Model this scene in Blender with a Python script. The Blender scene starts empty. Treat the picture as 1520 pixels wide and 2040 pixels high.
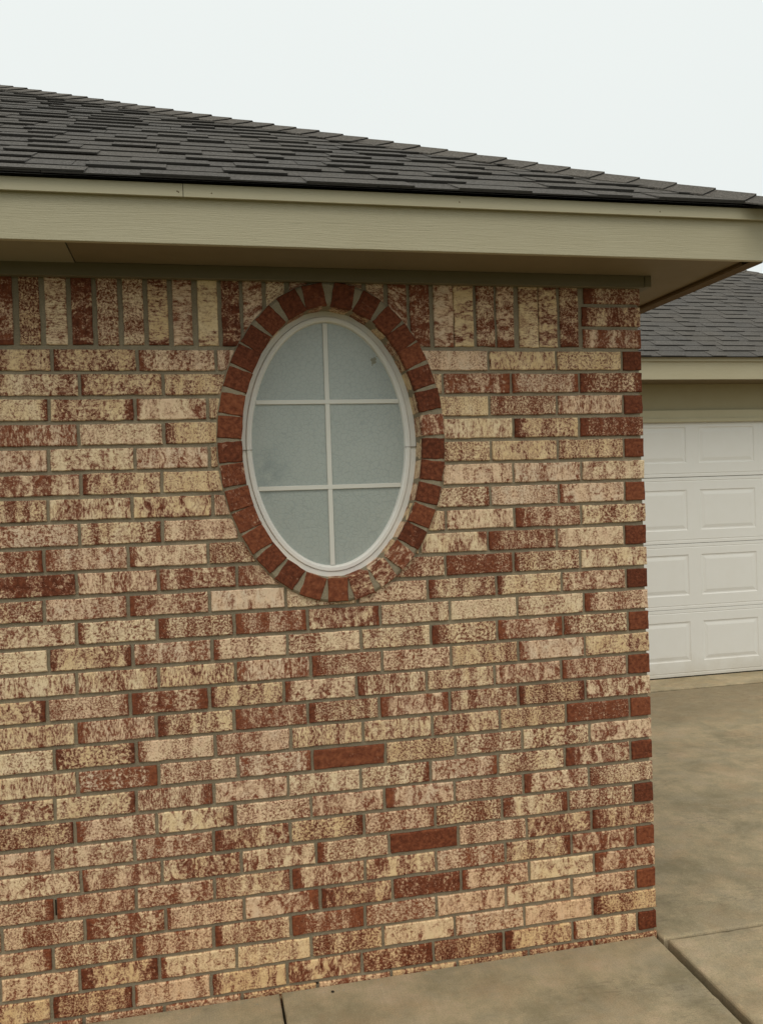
import bpy, math, random
from mathutils import Vector, Matrix, noise
random.seed(11)
sc = bpy.context.scene
col = sc.collection

# ------------------------------------------------------------------ camera
W, H = 762, 1024
cam_d = bpy.data.cameras.new('camera')
cam = bpy.data.objects.new('camera', cam_d); col.objects.link(cam)
cam_d.sensor_fit = 'VERTICAL'; cam_d.sensor_height = 36.0
cam_d.lens = 1720.0 * 36.0 / 2040.0
cam_d.clip_start = 0.05; cam_d.clip_end = 3000
rx = Vector((0.976575513, -0.212672553, -0.032720822))
dn = Vector((-0.035834069, -0.010799587, -0.999299399))
fw = Vector((0.212170183, 0.977063843, -0.018167536))
cam.matrix_world = Matrix(((rx.x, -dn.x, -fw.x, -1.6584), (rx.y, -dn.y, -fw.y, -2.9618),
                           (rx.z, -dn.z, -fw.z, 1.6964), (0, 0, 0, 1)))
sc.camera = cam

# ------------------------------------------------------------------ sky, sun, exposure
SUN_EL, SUN_AZ = math.radians(67), math.radians(200)      # azimuth from north (+y), clockwise
wd = bpy.data.worlds.new('World'); sc.world = wd; wd.use_nodes = True
nt = wd.node_tree; N = nt.nodes; L = nt.links; N.clear()
out = N.new('ShaderNodeOutputWorld'); bg = N.new('ShaderNodeBackground')
sky = N.new('ShaderNodeTexSky'); sky.sky_type = 'NISHITA'; sky.sun_disc = False
sky.sun_elevation = SUN_EL; sky.sun_rotation = SUN_AZ
sky.air_density = 1.0; sky.dust_density = 6.0; sky.ozone_density = 1.0
# a closed cloud deck: nearly uniform, a trifle brighter overhead, with faint broad unevenness
tc = N.new('ShaderNodeTexCoord'); sep = N.new('ShaderNodeSeparateXYZ'); L.new(tc.outputs['Generated'], sep.inputs[0])
rmp = N.new('ShaderNodeValToRGB'); L.new(sep.outputs['Z'], rmp.inputs[0])
rmp.color_ramp.elements[0].position = 0.0; rmp.color_ramp.elements[0].color = (7.75, 8.15, 7.95, 1)
rmp.color_ramp.elements[1].position = 0.6; rmp.color_ramp.elements[1].color = (8.3, 8.7, 8.5, 1)
nz = N.new('ShaderNodeTexNoise'); nz.inputs['Scale'].default_value = 2.2; nz.inputs['Detail'].default_value = 3
L.new(tc.outputs['Generated'], nz.inputs['Vector'])
mr = N.new('ShaderNodeMapRange'); L.new(nz.outputs['Fac'], mr.inputs[0])
mr.inputs[3].default_value = 0.985; mr.inputs[4].default_value = 1.015
mul = N.new('ShaderNodeVectorMath'); mul.operation = 'SCALE'
L.new(rmp.outputs['Color'], mul.inputs[0]); L.new(mr.outputs[0], mul.inputs['Scale'])
mixc = N.new('ShaderNodeMix'); mixc.data_type = 'RGBA'; mixc.inputs[0].default_value = 0.96
L.new(sky.outputs['Color'], mixc.inputs[6]); L.new(mul.outputs[0], mixc.inputs[7])
L.new(mixc.outputs[2], bg.inputs['Color']); bg.inputs['Strength'].default_value = 0.088
L.new(bg.outputs[0], out.inputs['Surface'])
sl = bpy.data.lights.new('sun', 'SUN'); sl.energy = 1.5; sl.angle = math.radians(60); sl.color = (1.0, 0.93, 0.80)
sun = bpy.data.objects.new('sun', sl); col.objects.link(sun)
to_sun = Vector((math.sin(SUN_AZ) * math.cos(SUN_EL), math.cos(SUN_AZ) * math.cos(SUN_EL), math.sin(SUN_EL)))
sun.rotation_euler = to_sun.to_track_quat('Z', 'Y').to_euler()
sc.view_settings.view_transform = 'Standard'; sc.view_settings.look = 'None'
sc.view_settings.exposure = 0.29; sc.view_settings.gamma = 1.0

# ------------------------------------------------------------------ node helpers
class Mat:
    def __init__(s, name, rough=0.8, spec=0.3):
        s.m = bpy.data.materials.new(name); s.m.use_nodes = True
        s.nt = s.m.node_tree; s.N = s.nt.nodes; s.L = s.nt.links
        s.b = s.N['Principled BSDF']; s.b.inputs['Roughness'].default_value = rough
        s.b.inputs['Specular IOR Level'].default_value = spec
        s.tc = s.N.new('ShaderNodeTexCoord')
    def map(s, src, scale, loc=(0, 0, 0), rot=(0, 0, 0)):
        n = s.N.new('ShaderNodeMapping'); n.inputs['Scale'].default_value = scale
        n.inputs['Location'].default_value = loc; n.inputs['Rotation'].default_value = rot
        s.L.new(src, n.inputs[0]); return n.outputs[0]
    def noise(s, vec, scale=5, detail=3, rough=0.55, dist=0.0):
        n = s.N.new('ShaderNodeTexNoise'); n.inputs['Scale'].default_value = scale
        n.inputs['Detail'].default_value = detail; n.inputs['Roughness'].default_value = rough
        n.inputs['Distortion'].default_value = dist
        s.L.new(vec, n.inputs['Vector']); return n.outputs['Fac']
    def voro(s, vec, scale, feat='F1'):
        n = s.N.new('ShaderNodeTexVoronoi'); n.feature = feat; n.inputs['Scale'].default_value = scale
        s.L.new(vec, n.inputs['Vector']); return n.outputs['Distance']
    def math(s, op, a, b=None, c=None, clamp=False):
        n = s.N.new('ShaderNodeMath'); n.operation = op; n.use_clamp = clamp
        for i, x in enumerate((a, b, c)):
            if x is None: continue
            if isinstance(x, (int, float)): n.inputs[i].default_value = x
            else: s.L.new(x, n.inputs[i])
        return n.outputs[0]
    def rng(s, v, a, b, c=0.0, d=1.0, smooth=False):
        n = s.N.new('ShaderNodeMapRange'); s.L.new(v, n.inputs[0])
        if smooth: n.interpolation_type = 'SMOOTHSTEP'
        for i, x in enumerate((a, b, c, d)): n.inputs[i + 1].default_value = x
        return n.outputs[0]
    def ramp(s, v, stops, interp='LINEAR'):
        n = s.N.new('ShaderNodeValToRGB'); s.L.new(v, n.inputs[0]); cr = n.color_ramp; cr.interpolation = interp
        while len(cr.elements) < len(stops): cr.elements.new(0.5)
        for e, (p, c) in zip(cr.elements, stops): e.position = p; e.color = (*c, 1)
        return n.outputs[0]
    def mix(s, f, a, b, mode='MIX'):
        n = s.N.new('ShaderNodeMix'); n.data_type = 'RGBA'; n.blend_type = mode
        for i, x in ((0, f), (6, a), (7, b)):
            if isinstance(x, tuple): n.inputs[i].default_value = (*x, 1)
            elif isinstance(x, (int, float)): n.inputs[i].default_value = x
            else: s.L.new(x, n.inputs[i])
        return n.outputs[2]
    def attr(s, name):
        n = s.N.new('ShaderNodeAttribute'); n.attribute_name = name; return n
    def sep(s, v):
        n = s.N.new('ShaderNodeSeparateXYZ'); s.L.new(v, n.inputs[0]); return n.outputs
    def color(s, c):
        if isinstance(c, tuple): s.b.inputs['Base Color'].default_value = (*c, 1)
        else: s.L.new(c, s.b.inputs['Base Color'])
    def bump(s, h, strength=0.3, dist=0.002, prev=None):
        n = s.N.new('ShaderNodeBump'); n.inputs['Strength'].default_value = strength
        n.inputs['Distance'].default_value = dist; s.L.new(h, n.inputs['Height'])
        if prev is not None: s.L.new(prev, n.inputs['Normal'])
        s.L.new(n.outputs[0], s.b.inputs['Normal']); return n.outputs[0]

# ------------------------------------------------------------------ materials
def mat_brick():
    m = Mat('slurried_brick', 0.9, 0.15)
    uv = m.tc.outputs['UV']
    a = m.attr('bk'); r, g, b = (m.N.new('ShaderNodeSeparateColor').outputs[i] for i in range(3)) if False else (None,)*3
    sp = m.N.new('ShaderNodeSeparateColor'); m.L.new(a.outputs['Color'], sp.inputs[0])
    cov, strk, endr = sp.outputs[0], sp.outputs[1], sp.outputs[2]; tint = a.outputs['Alpha']
    speck = m.noise(uv, 125, 6, 0.76, 0.5)
    fine = m.noise(uv, 420, 2, 0.6)
    streak = m.noise(m.map(uv, (1, .34, 1)), 140, 5, 0.72, 0.5)
    blot = m.noise(m.map(uv, (1, .55, 1)), 42, 6, 0.72, 0.9)
    band = m.noise(m.map(uv, (1, .06, 1), (3.3, 0, 0)), 22, 2, 0.5)
    body = m.N.new('ShaderNodeMix'); body.data_type = 'FLOAT'
    m.L.new(m.math('MULTIPLY', strk, 0.62), body.inputs[0]); m.L.new(speck, body.inputs[2]); m.L.new(streak, body.inputs[3])
    wb = m.math('FRACT', m.math('MULTIPLY', tint, 7.31))
    wb = m.rng(wb, 0, 1, 0.12, 0.58)
    v = m.math('ADD', m.math('MULTIPLY', body.outputs[0], m.math('SUBTRACT', 1.0, wb)), m.math('MULTIPLY', blot, wb))
    v = m.math('ADD', v, m.math('MULTIPLY', m.math('SUBTRACT', band, 0.5), 0.20))
    v = m.math('ADD', v, m.math('MULTIPLY', m.math('SUBTRACT', fine, 0.5), 0.14))
    v = m.math('ADD', v, m.math('MULTIPLY', m.math('SUBTRACT', cov, 0.505), 0.29))
    endn = m.noise(m.map(uv, (1, .3, 1)), 60, 4, 0.7)
    e = m.math('MULTIPLY', m.rng(m.math('ADD', endr, m.math('MULTIPLY', m.math('SUBTRACT', endn, 0.5), 1.3)), 0.25, 0.95), 0.125)
    v = m.math('SUBTRACT', v, e)
    huen = m.noise(m.map(uv, (1, .6, 1), (7, 2, 0)), 24, 3)
    hue = m.math('ADD', m.math('MULTIPLY', tint, 0.6), m.math('MULTIPLY', huen, 0.55))
    cream = m.ramp(hue, [(0.15, (0.62, 0.44, 0.225)), (0.38, (0.73, 0.56, 0.33)), (0.55, (0.76, 0.61, 0.40)), (0.75, (0.74, 0.53, 0.355)), (1.0, (0.66, 0.54, 0.40))])
    thin = m.mix(huen, (0.42, 0.235, 0.13), (0.46, 0.295, 0.20))
    cream = m.mix(m.rng(v, 0.50, 0.59), thin, cream)
    redn = m.math('ADD', m.noise(uv, 70, 4, 0.65), m.math('MULTIPLY', m.math('SUBTRACT', tint, 0.5), 0.22))
    red = m.ramp(redn, [(0.3, (0.082, 0.024, 0.012)), (0.5, (0.150, 0.044, 0.021)), (0.72, (0.25, 0.083, 0.038))])
    mauve = m.mix(huen, (0.21, 0.082, 0.046), (0.30, 0.140, 0.094))
    f1 = m.rng(v, 0.440, 0.482, smooth=True); f2 = m.rng(v, 0.485, 0.512, smooth=True)
    c = m.mix(f1, red, mauve); c = m.mix(f2, c, cream)
    # iron-coloured splash stain on the lowest courses
    oz = m.sep(m.tc.outputs['Object'])[2]
    spl = m.math('MULTIPLY', m.rng(m.math('ADD', oz, m.math('MULTIPLY', m.noise(m.tc.outputs['Object'], 3, 4, .7), .5)), 0.95, 0.30), 0.42)
    c = m.mix(spl, c, m.mix(1.0, c, (1.0, 0.80, 0.55), 'MULTIPLY'))
    m.color(c)
    h = m.math('ADD', m.math('MULTIPLY', f2, 0.6), m.math('MULTIPLY', speck, 0.8))
    m.bump(m.math('ADD', h, m.math('MULTIPLY', fine, 0.35)), 0.55, 0.0022)
    return m.m
def mat_mortar():
    m = Mat('grey_mortar', 0.95, 0.1); o = m.tc.outputs['Object']
    n = m.noise(o, 300, 3); n2 = m.noise(o, 6, 4, 0.65)
    c = m.ramp(n2, [(0.3, (0.28, 0.228, 0.155)), (0.6, (0.35, 0.293, 0.202)), (0.8, (0.38, 0.305, 0.20))])
    m.color(m.mix(m.rng(n, 0.3, 0.7), m.mix(0.35, c, (0.09, 0.075, 0.05)), c))
    m.bump(m.math('ADD', n, m.noise(o, 60, 3)), 0.9, 0.004); return m.m
def mat_shingle(name, base, vert=False):
    m = Mat(name, 0.95, 0.12); o = m.tc.outputs['Object']
    a = m.attr('tint'); t = a.outputs['Fac']
    g = m.noise(o, 260, 2, 0.8); g2 = m.noise(o, 110, 3, 0.7); blot = m.noise(o, 1.7, 4, 0.6)
    lo = tuple(x * 0.33 for x in base); hi = tuple(x * 2.2 for x in base)
    c = m.ramp(m.math('ADD', m.math('MULTIPLY', g, 0.6), m.math('MULTIPLY', g2, 0.4)), [(0.36, lo), (0.5, base), (0.64, hi)])
    k = m.ramp(t, [(0.0, (0.87, 0.86, 0.86)), (0.5, (1, 0.98, 0.96)), (1, (1.12, 1.09, 1.05))])
    c = m.mix(1.0, c, k, 'MULTIPLY')
    c = m.mix(m.rng(blot, 0.35, 0.7, 0, 0.3), c, (0.11, 0.095, 0.075))
    m.color(c); m.bump(m.math('ADD', g, g2), 0.9, 0.003); return m.m
def mat_edge():  # bare asphalt on tab fronts, colour darkened to hold their shade too
    m = Mat('shaded_asphalt_edge', 0.9, 0.15); m.color(m.mix(m.noise(m.tc.outputs['Object'], 90, 3), (0.030, 0.028, 0.026), (0.068, 0.063, 0.058))); return m.m
def mat_paint(name, base, grain=(0, 1), strength=0.35, along='x', cathedral=True):
    """painted rough-sawn board, grain running along one axis"""
    m = Mat(name, 0.62, 0.3); o = m.tc.outputs['Object']
    sc_ = {'x': (0.03, 1, 1), 'y': (1, 0.03, 1), 'z': (1, 1, 0.05)}[along]
    warp = m.noise(m.map(o, {'x': (1.3, 4, 4), 'y': (4, 1.3, 4), 'z': (4, 4, 1.3)}[along]), 1, 2)
    mp = m.N.new('ShaderNodeVectorMath'); mp.operation = 'ADD'; m.L.new(m.map(o, sc_), mp.inputs[0])
    wv = m.N.new('ShaderNodeCombineXYZ'); w = m.math('MULTIPLY', m.math('SUBTRACT', warp, 0.5), 0.055 if cathedral else 0.02)
    m.L.new(w, wv.inputs[2]); m.L.new(wv.outputs[0], mp.inputs[1])
    n = m.noise(mp.outputs[0], 210, 5, 0.7); n3 = m.noise(m.map(o, (1, 1, 1)), 400, 2)
    dirt = m.noise(m.map(o, (.6, 1, 2)), 4, 5, 0.65)
    crk = m.rng(n, 0.29, 0.36)
    c = m.mix(crk, tuple(x * 0.62 for x in base), base)
    c = m.mix(m.rng(dirt, 0.4, 0.75, 0, 0.28), c, tuple(x * y for x, y in zip(base, (0.82, 0.78, 0.68))))
    m.color(c); m.bump(m.math('ADD', m.math('MULTIPLY', n, 1.0), m.math('MULTIPLY', n3, 0.15)), strength, 0.004); return m.m
def mat_plain(name, base, rough=0.5, spec=0.3, dirt=0.2, bump=0.05):
    m = Mat(name, rough, spec); o = m.tc.outputs['Object']
    d = m.noise(o, 7, 5, 0.65); f = m.noise(o, 160, 2)
    c = m.mix(m.rng(d, 0.4, 0.75, 0, dirt), base, tuple(x * y for x, y in zip(base, (0.80, 0.76, 0.66))))
    if name == 'white_door_steel':   # road dust splashed up the lowest section
        oz = m.sep(m.tc.outputs['Object'])[2]
        c = m.mix(m.math('MULTIPLY', m.rng(m.math('SUBTRACT', oz, m.math('MULTIPLY', d, .22)), .10, -.08), .35), c, (0.42, 0.36, 0.26))
    m.color(c); m.bump(f, bump, 0.002); return m.m
def mat_concrete(name, k=1.0, seed=0.0):
    m = Mat(name, 0.82, 0.25); o = m.map(m.tc.outputs['Object'], (1, 1, 1), (seed, seed * .7, 0))
    big = m.noise(m.map(o, (0.9, 1.15, 1)), 2.7, 6, 0.62, 0.4)
    mid = m.noise(o, 7, 8, 0.74, 0.2); fine = m.noise(o, 230, 3, 0.75); rust = m.noise(m.map(o, (1, 1.2, 1), (5, 9, 1)), 4.6, 6, 0.66, 0.3)
    blu = m.noise(m.map(o, (1, 1.1, 1), (15, 3, 1)), 5.6, 6, 0.66, 0.3)
    c = m.ramp(m.math('ADD', m.math('MULTIPLY', big, 0.5), m.math('MULTIPLY', mid, 0.5)),
               [(0.39, (0.20 * k, 0.170 * k, 0.100 * k)), (0.475, (0.285 * k, 0.238 * k, 0.148 * k)), (0.535, (0.36 * k, 0.292 * k, 0.180 * k)), (0.61, (0.44 * k, 0.340 * k, 0.225 * k))])
    c = m.mix(m.rng(rust, 0.48, 0.66, 0, 0.38), c, (0.355 * k, 0.235 * k, 0.135 * k))
    c = m.mix(m.rng(blu, 0.48, 0.64, 0, 0.45), c, (0.315 * k, 0.272 * k, 0.192 * k))
    broom = m.noise(m.map(o, (1, .04, 1)), 170, 2, .6); c = m.mix(m.rng(broom, .35, .65, .16, 0), c, (0.17 * k, 0.14 * k, 0.092 * k))
    c = m.mix(m.rng(fine, 0.32, 0.62, 0.60, 0.0), c, (0.14 * k, 0.11 * k, 0.068 * k))
    sc_n = m.noise(m.map(o, (.6, 1.5, 1), (1, 4, 0)), 30, 6, 0.8, 0.8)
    scuff = m.math('MULTIPLY', m.rng(sc_n, 0.50, 0.62), m.rng(m.noise(m.map(o, (.5, 1.2, 1), (9, 2, 0)), 2.1, 3), 0.50, 0.62))
    c = m.mix(m.math('MULTIPLY', scuff, 0.5), c, (0.115 * k, 0.092 * k, 0.062 * k))
    if seed == 0.0:      # water stain left along the foot of the garage apron
        yy = m.math('ADD', m.sep(m.tc.outputs['Object'])[1], m.math('MULTIPLY', m.math('SUBTRACT', m.noise(o, 1.6, 4, 0.7), 0.5), 1.1))
        st = m.math('MULTIPLY', m.rng(yy, 2.55, 3.0), m.rng(m.noise(o, 14, 5, .75), .35, .6, .35, .8))
        c = m.mix(st, c, (0.17 * k, 0.132 * k, 0.08 * k))
    pale = m.math('MULTIPLY', m.rng(m.noise(m.map(o, (1, 1, 1), (2, 8, 0)), 70, 4, 0.8), 0.60, 0.66), m.rng(mid, .5, .6))
    c = m.mix(m.math('MULTIPLY', pale, 0.35), c, (0.46 * k, 0.40 * k, 0.29 * k))
    m.color(c); m.bump(m.math('ADD', fine, m.math('MULTIPLY', mid, 0.8)), 0.5, 0.003)
    m.L.new(m.rng(mid, 0.35, 0.7, 0.62, 0.9), m.b.inputs['Roughness']); return m.m
def mat_glass():
    m = Mat('obscured_glass', 0.3, 0.5); o = m.tc.outputs['Object']
    wob = m.noise(o, 35, 3)
    v = m.N.new('ShaderNodeTexVoronoi'); v.feature = 'DISTANCE_TO_EDGE'; v.inputs['Scale'].default_value = 62
    mp = m.N.new('ShaderNodeVectorMath'); mp.operation = 'ADD'; m.L.new(o, mp.inputs[0])
    cb = m.N.new('ShaderNodeCombineXYZ'); w = m.math('MULTIPLY', wob, 0.02)
    m.L.new(w, cb.inputs[0]); m.L.new(w, cb.inputs[2]); m.L.new(cb.outputs[0], mp.inputs[1]); m.L.new(mp.outputs[0], v.inputs['Vector'])
    e = m.rng(v.outputs['Distance'], 0.0, 0.09)
    z = m.sep(o); big = m.noise(o, 3.2, 3)
    c = m.mix(m.rng(big, 0.35, 0.7), (0.345, 0.37, 0.335), (0.40, 0.425, 0.385))
    c = m.mix(m.rng(m.noise(o, 90, 3), 0.35, 0.65, 0, .25), c, (0.325, 0.39, 0.375))
    c = m.mix(e, m.mix(0.22, c, (0.12, 0.16, 0.17)), c)
    # a smudge of condensation low on the left pane
    sm = m.N.new('ShaderNodeVectorMath'); sm.operation = 'DISTANCE'; m.L.new(o, sm.inputs[0]); sm.inputs[1].default_value = (-1.40, 0.1, 1.80)
    c = m.mix(m.math('MULTIPLY', m.rng(sm.outputs['Value'], 0.10, 0.0), m.rng(m.noise(o, 18, 4), .35, .6, 0, .55)), c, (0.13, 0.18, 0.18))
    m.color(c); m.bump(m.math('ADD', e, m.noise(o, 240, 2)), 0.25, 0.0015)
    m.b.inputs['Coat Weight'].default_value = 0.25; m.b.inputs['Coat Roughness'].default_value = 0.12
    return m.m
def mat_grass():
    m = Mat('dry_lawn', 0.95, 0.1); o = m.tc.outputs['Object']
    c = m.ramp(m.noise(o, 3, 6, 0.7), [(0.3, (0.05, 0.06, 0.022)), (0.5, (0.10, 0.10, 0.04)), (0.7, (0.17, 0.14, 0.07))])
    m.color(c); m.bump(m.noise(o, 80, 3), 0.8, 0.02); return m.m

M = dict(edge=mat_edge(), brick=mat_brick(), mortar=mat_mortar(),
         shingle=mat_shingle('weathered_shingle', (0.084, 0.081, 0.077)), cap=mat_shingle('hip_shingle', (0.090, 0.084, 0.077)),
         fascia=mat_paint('khaki_fascia_paint', (0.43, 0.388, 0.268), strength=0.55),
         trim=mat_paint('khaki_trim_paint', (0.44, 0.398, 0.275), strength=0.12, cathedral=False),
         fascia_y=mat_paint('khaki_side_paint', (0.43, 0.388, 0.268), strength=0.45, along='y'),
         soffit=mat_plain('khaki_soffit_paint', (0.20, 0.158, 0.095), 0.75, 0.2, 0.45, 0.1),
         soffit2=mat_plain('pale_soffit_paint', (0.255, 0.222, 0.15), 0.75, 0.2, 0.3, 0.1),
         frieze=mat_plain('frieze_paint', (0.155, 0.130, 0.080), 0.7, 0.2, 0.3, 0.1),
         raw=mat_plain('brown_board_edge', (0.125, 0.085, 0.045), 0.85, 0.1, 0.4, 0.3),
         header=mat_plain('garage_header_paint', (0.385, 0.345, 0.22), 0.7, 0.2, 0.25, 0.1),
         casing=mat_plain('garage_casing_paint', (0.49, 0.45, 0.31), 0.7, 0.2, 0.25, 0.1),
         vinyl=mat_plain('white_vinyl', (0.76, 0.745, 0.70), 0.38, 0.4, 0.25, 0.03),
         muntin=mat_plain('cream_muntin', (0.66, 0.645, 0.58), 0.42, 0.4, 0.2, 0.03),
         door=mat_plain('white_door_steel', (0.73, 0.72, 0.685), 0.5, 0.35, 0.12, 0.06),
         rubber=mat_plain('black_seal', (0.02, 0.018, 0.015), 0.8, 0.2, 0, 0.1),
         caulk=mat_plain('stained_caulk', (0.30, 0.22, 0.13), 0.8, 0.2, 0.5, 0.2),
         mud=mat_plain('dried_mud', (0.29, 0.285, 0.225), 0.95, 0.1, 0.5, 0.6),
         dark=mat_plain('dark_pebble', (0.03, 0.024, 0.018), 0.9, 0.2, 0.2, 0.5),
         filler=mat_plain('dark_filler_and_hollow', (0.018, 0.013, 0.009), 0.95, 0.1, 0.4, 0.5),
         conc=mat_concrete('driveway_concrete', 1.10, 0.0), conc2=mat_concrete('sidewalk_concrete', 1.04, 7.3), conc3=mat_concrete('apron_concrete', 1.3, 3.1),
         glass=mat_glass(), grass=mat_grass())

# ------------------------------------------------------------------ mesh helpers
class MB:
    def __init__(s): s.v = []; s.f = []; s.att = {}
    def vert(s, p): s.v.append(tuple(p)); return len(s.v) - 1
    def face(s, idx): s.f.append(tuple(idx)); return len(s.f) - 1
    def quad(s, a, b, c, d): i = [s.vert(p) for p in (a, b, c, d)]; return s.face(i)
    def box(s, x0, x1, y0, y1, z0, z1):
        i = [s.vert(p) for p in ((x0,y0,z0),(x1,y0,z0),(x1,y1,z0),(x0,y1,z0),(x0,y0,z1),(x1,y0,z1),(x1,y1,z1),(x0,y1,z1))]
        for q in ((0,3,2,1),(4,5,6,7),(0,1,5,4),(1,2,6,5),(2,3,7,6),(3,0,4,7)): s.face([i[k] for k in q])
    def hexa(s, b, t):
        """b, t: four bottom and four top points"""
        i = [s.vert(p) for p in list(b) + list(t)]
        for q in ((0,3,2,1),(4,5,6,7),(0,1,5,4),(1,2,6,5),(2,3,7,6),(3,0,4,7)): s.face([i[k] for k in q])
        return i
    def build(s, name, mat, parent=None, bevel=0.0, smooth=False, uv=None, cols=None, tint=None, segs=2):
        me = bpy.data.meshes.new(name); me.from_pydata(s.v, [], s.f); me.update()
        ob = bpy.data.objects.new(name, me); col.objects.link(ob); me.materials.append(mat)
        if parent is not None: ob.parent = parent
        if uv is not None:
            l = me.uv_layers.new(name='UVMap')
            for lp in me.loops: l.data[lp.index].uv = uv[lp.vertex_index]
        if cols is not None:
            a = me.color_attributes.new('bk', 'FLOAT_COLOR', 'POINT')
            for i, c in enumerate(cols): a.data[i].color = c
        if tint is not None:
            a = me.attributes.new('tint', 'FLOAT', 'POINT')
            for i, c in enumerate(tint): a.data[i].value = c
        if bevel:
            b = ob.modifiers.new('bevel', 'BEVEL'); b.width = bevel; b.segments = segs; b.limit_method = 'ANGLE'; b.angle_limit = math.radians(40)
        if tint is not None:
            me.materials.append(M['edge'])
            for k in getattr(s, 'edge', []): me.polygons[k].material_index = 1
        if smooth: me.polygons.foreach_set('use_smooth', [True] * len(me.polygons))
        return ob
def tag(o, label, cat, group=None):
    o['label'] = label; o['category'] = cat
    if group: o['group'] = group
    return o
def struct(o): o['kind'] = 'structure'; return o
def empty(name, loc=(0, 0, 0)):
    o = bpy.data.objects.new(name, None); col.objects.link(o); o.location = loc; return o
def boxpart(name, mat, parent, b, bevel=0.0):
    m = MB(); m.box(*b); return m.build(name, mat, parent, bevel)

# ------------------------------------------------------------------ bricks
class Bricks(MB):
    """Every brick is a body of its own with a slightly irregular outline and arrises; they share one mesh per wall face."""
    def __init__(s): super().__init__(); s.uv = []; s.cols = []
    def add(s, fn, nu, nv, length, height, cov, strk=0.0, el=0.0, er=0.0, depth=0.02, jit=0.0014, arris=0.003):
        """fn(u, v, d) -> point, u and v in metres inside the brick, d metres behind the face"""
        seed = Vector((random.uniform(-500, 500), random.uniform(-500, 500), random.uniform(-500, 500)))
        ew = random.uniform(.1, .24); ks = random.uniform(.72, 1.35); ou, ov = random.uniform(0, 60), random.uniform(0, 60); tint = random.random()
        def jt(u, v, k): return (noise.noise(Vector((u * 60, v * 60, k)) + seed)) * jit * 2
        tw = random.uniform(-.0012, .0012); tv = random.uniform(-.0012, .0012)
        def P(i, j, ring):
            u = length * i / nu; v = height * j / nv; d = 0.0
            edge = i in (0, nu) or j in (0, nv)
            if ring == 0:            # face grid, inset by the arris on its border
                if i == 0: u = arris
                if i == nu: u = length - arris
                if j == 0: v = arris
                if j == nv: v = height - arris
                d = jt(u, v, 5.0) * 0.7
            elif ring == 1: d = arris
            else: d = depth
            if ring < 3 and edge:
                if i in (0, nu): u += jt(u, v, 1.0)
                if j in (0, nv): v += jt(u, v, 2.0)
            d += tw * (u / length - .5) + tv * (v / height - .5)
            return u, v, d
        g = {}
        def V(i, j, ring):
            k = (i, j, ring)
            if k not in g:
                u, v, d = P(i, j, ring); g[k] = s.vert(fn(u, v, d))
                f = u / length
                e = max(el * max(0, 1 - f / ew), er * max(0, 1 - (1 - f) / ew))
                s.uv.append((ou + u * ks, ov + v * ks)); s.cols.append((cov, strk, min(1, e), tint))
            return g[k]
        for i in range(nu):
            for j in range(nv): s.face((V(i, j, 0), V(i + 1, j, 0), V(i + 1, j + 1, 0), V(i, j + 1, 0)))
        rim = [(i, 0) for i in range(nu)] + [(nu, j) for j in range(nv)] + [(i, nv) for i in range(nu, 0, -1)] + [(0, j) for j in range(nv, 0, -1)]
        for k in range(len(rim)):
            a, b = rim[k], rim[(k + 1) % len(rim)]
            for r in (0, 1): s.face((V(*b, r), V(*a, r), V(*a, r + 1), V(*b, r + 1)))
    def done(s, name, parent): return s.build(name, M['brick'], parent, uv=s.uv, cols=s.cols, smooth=False)

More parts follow.
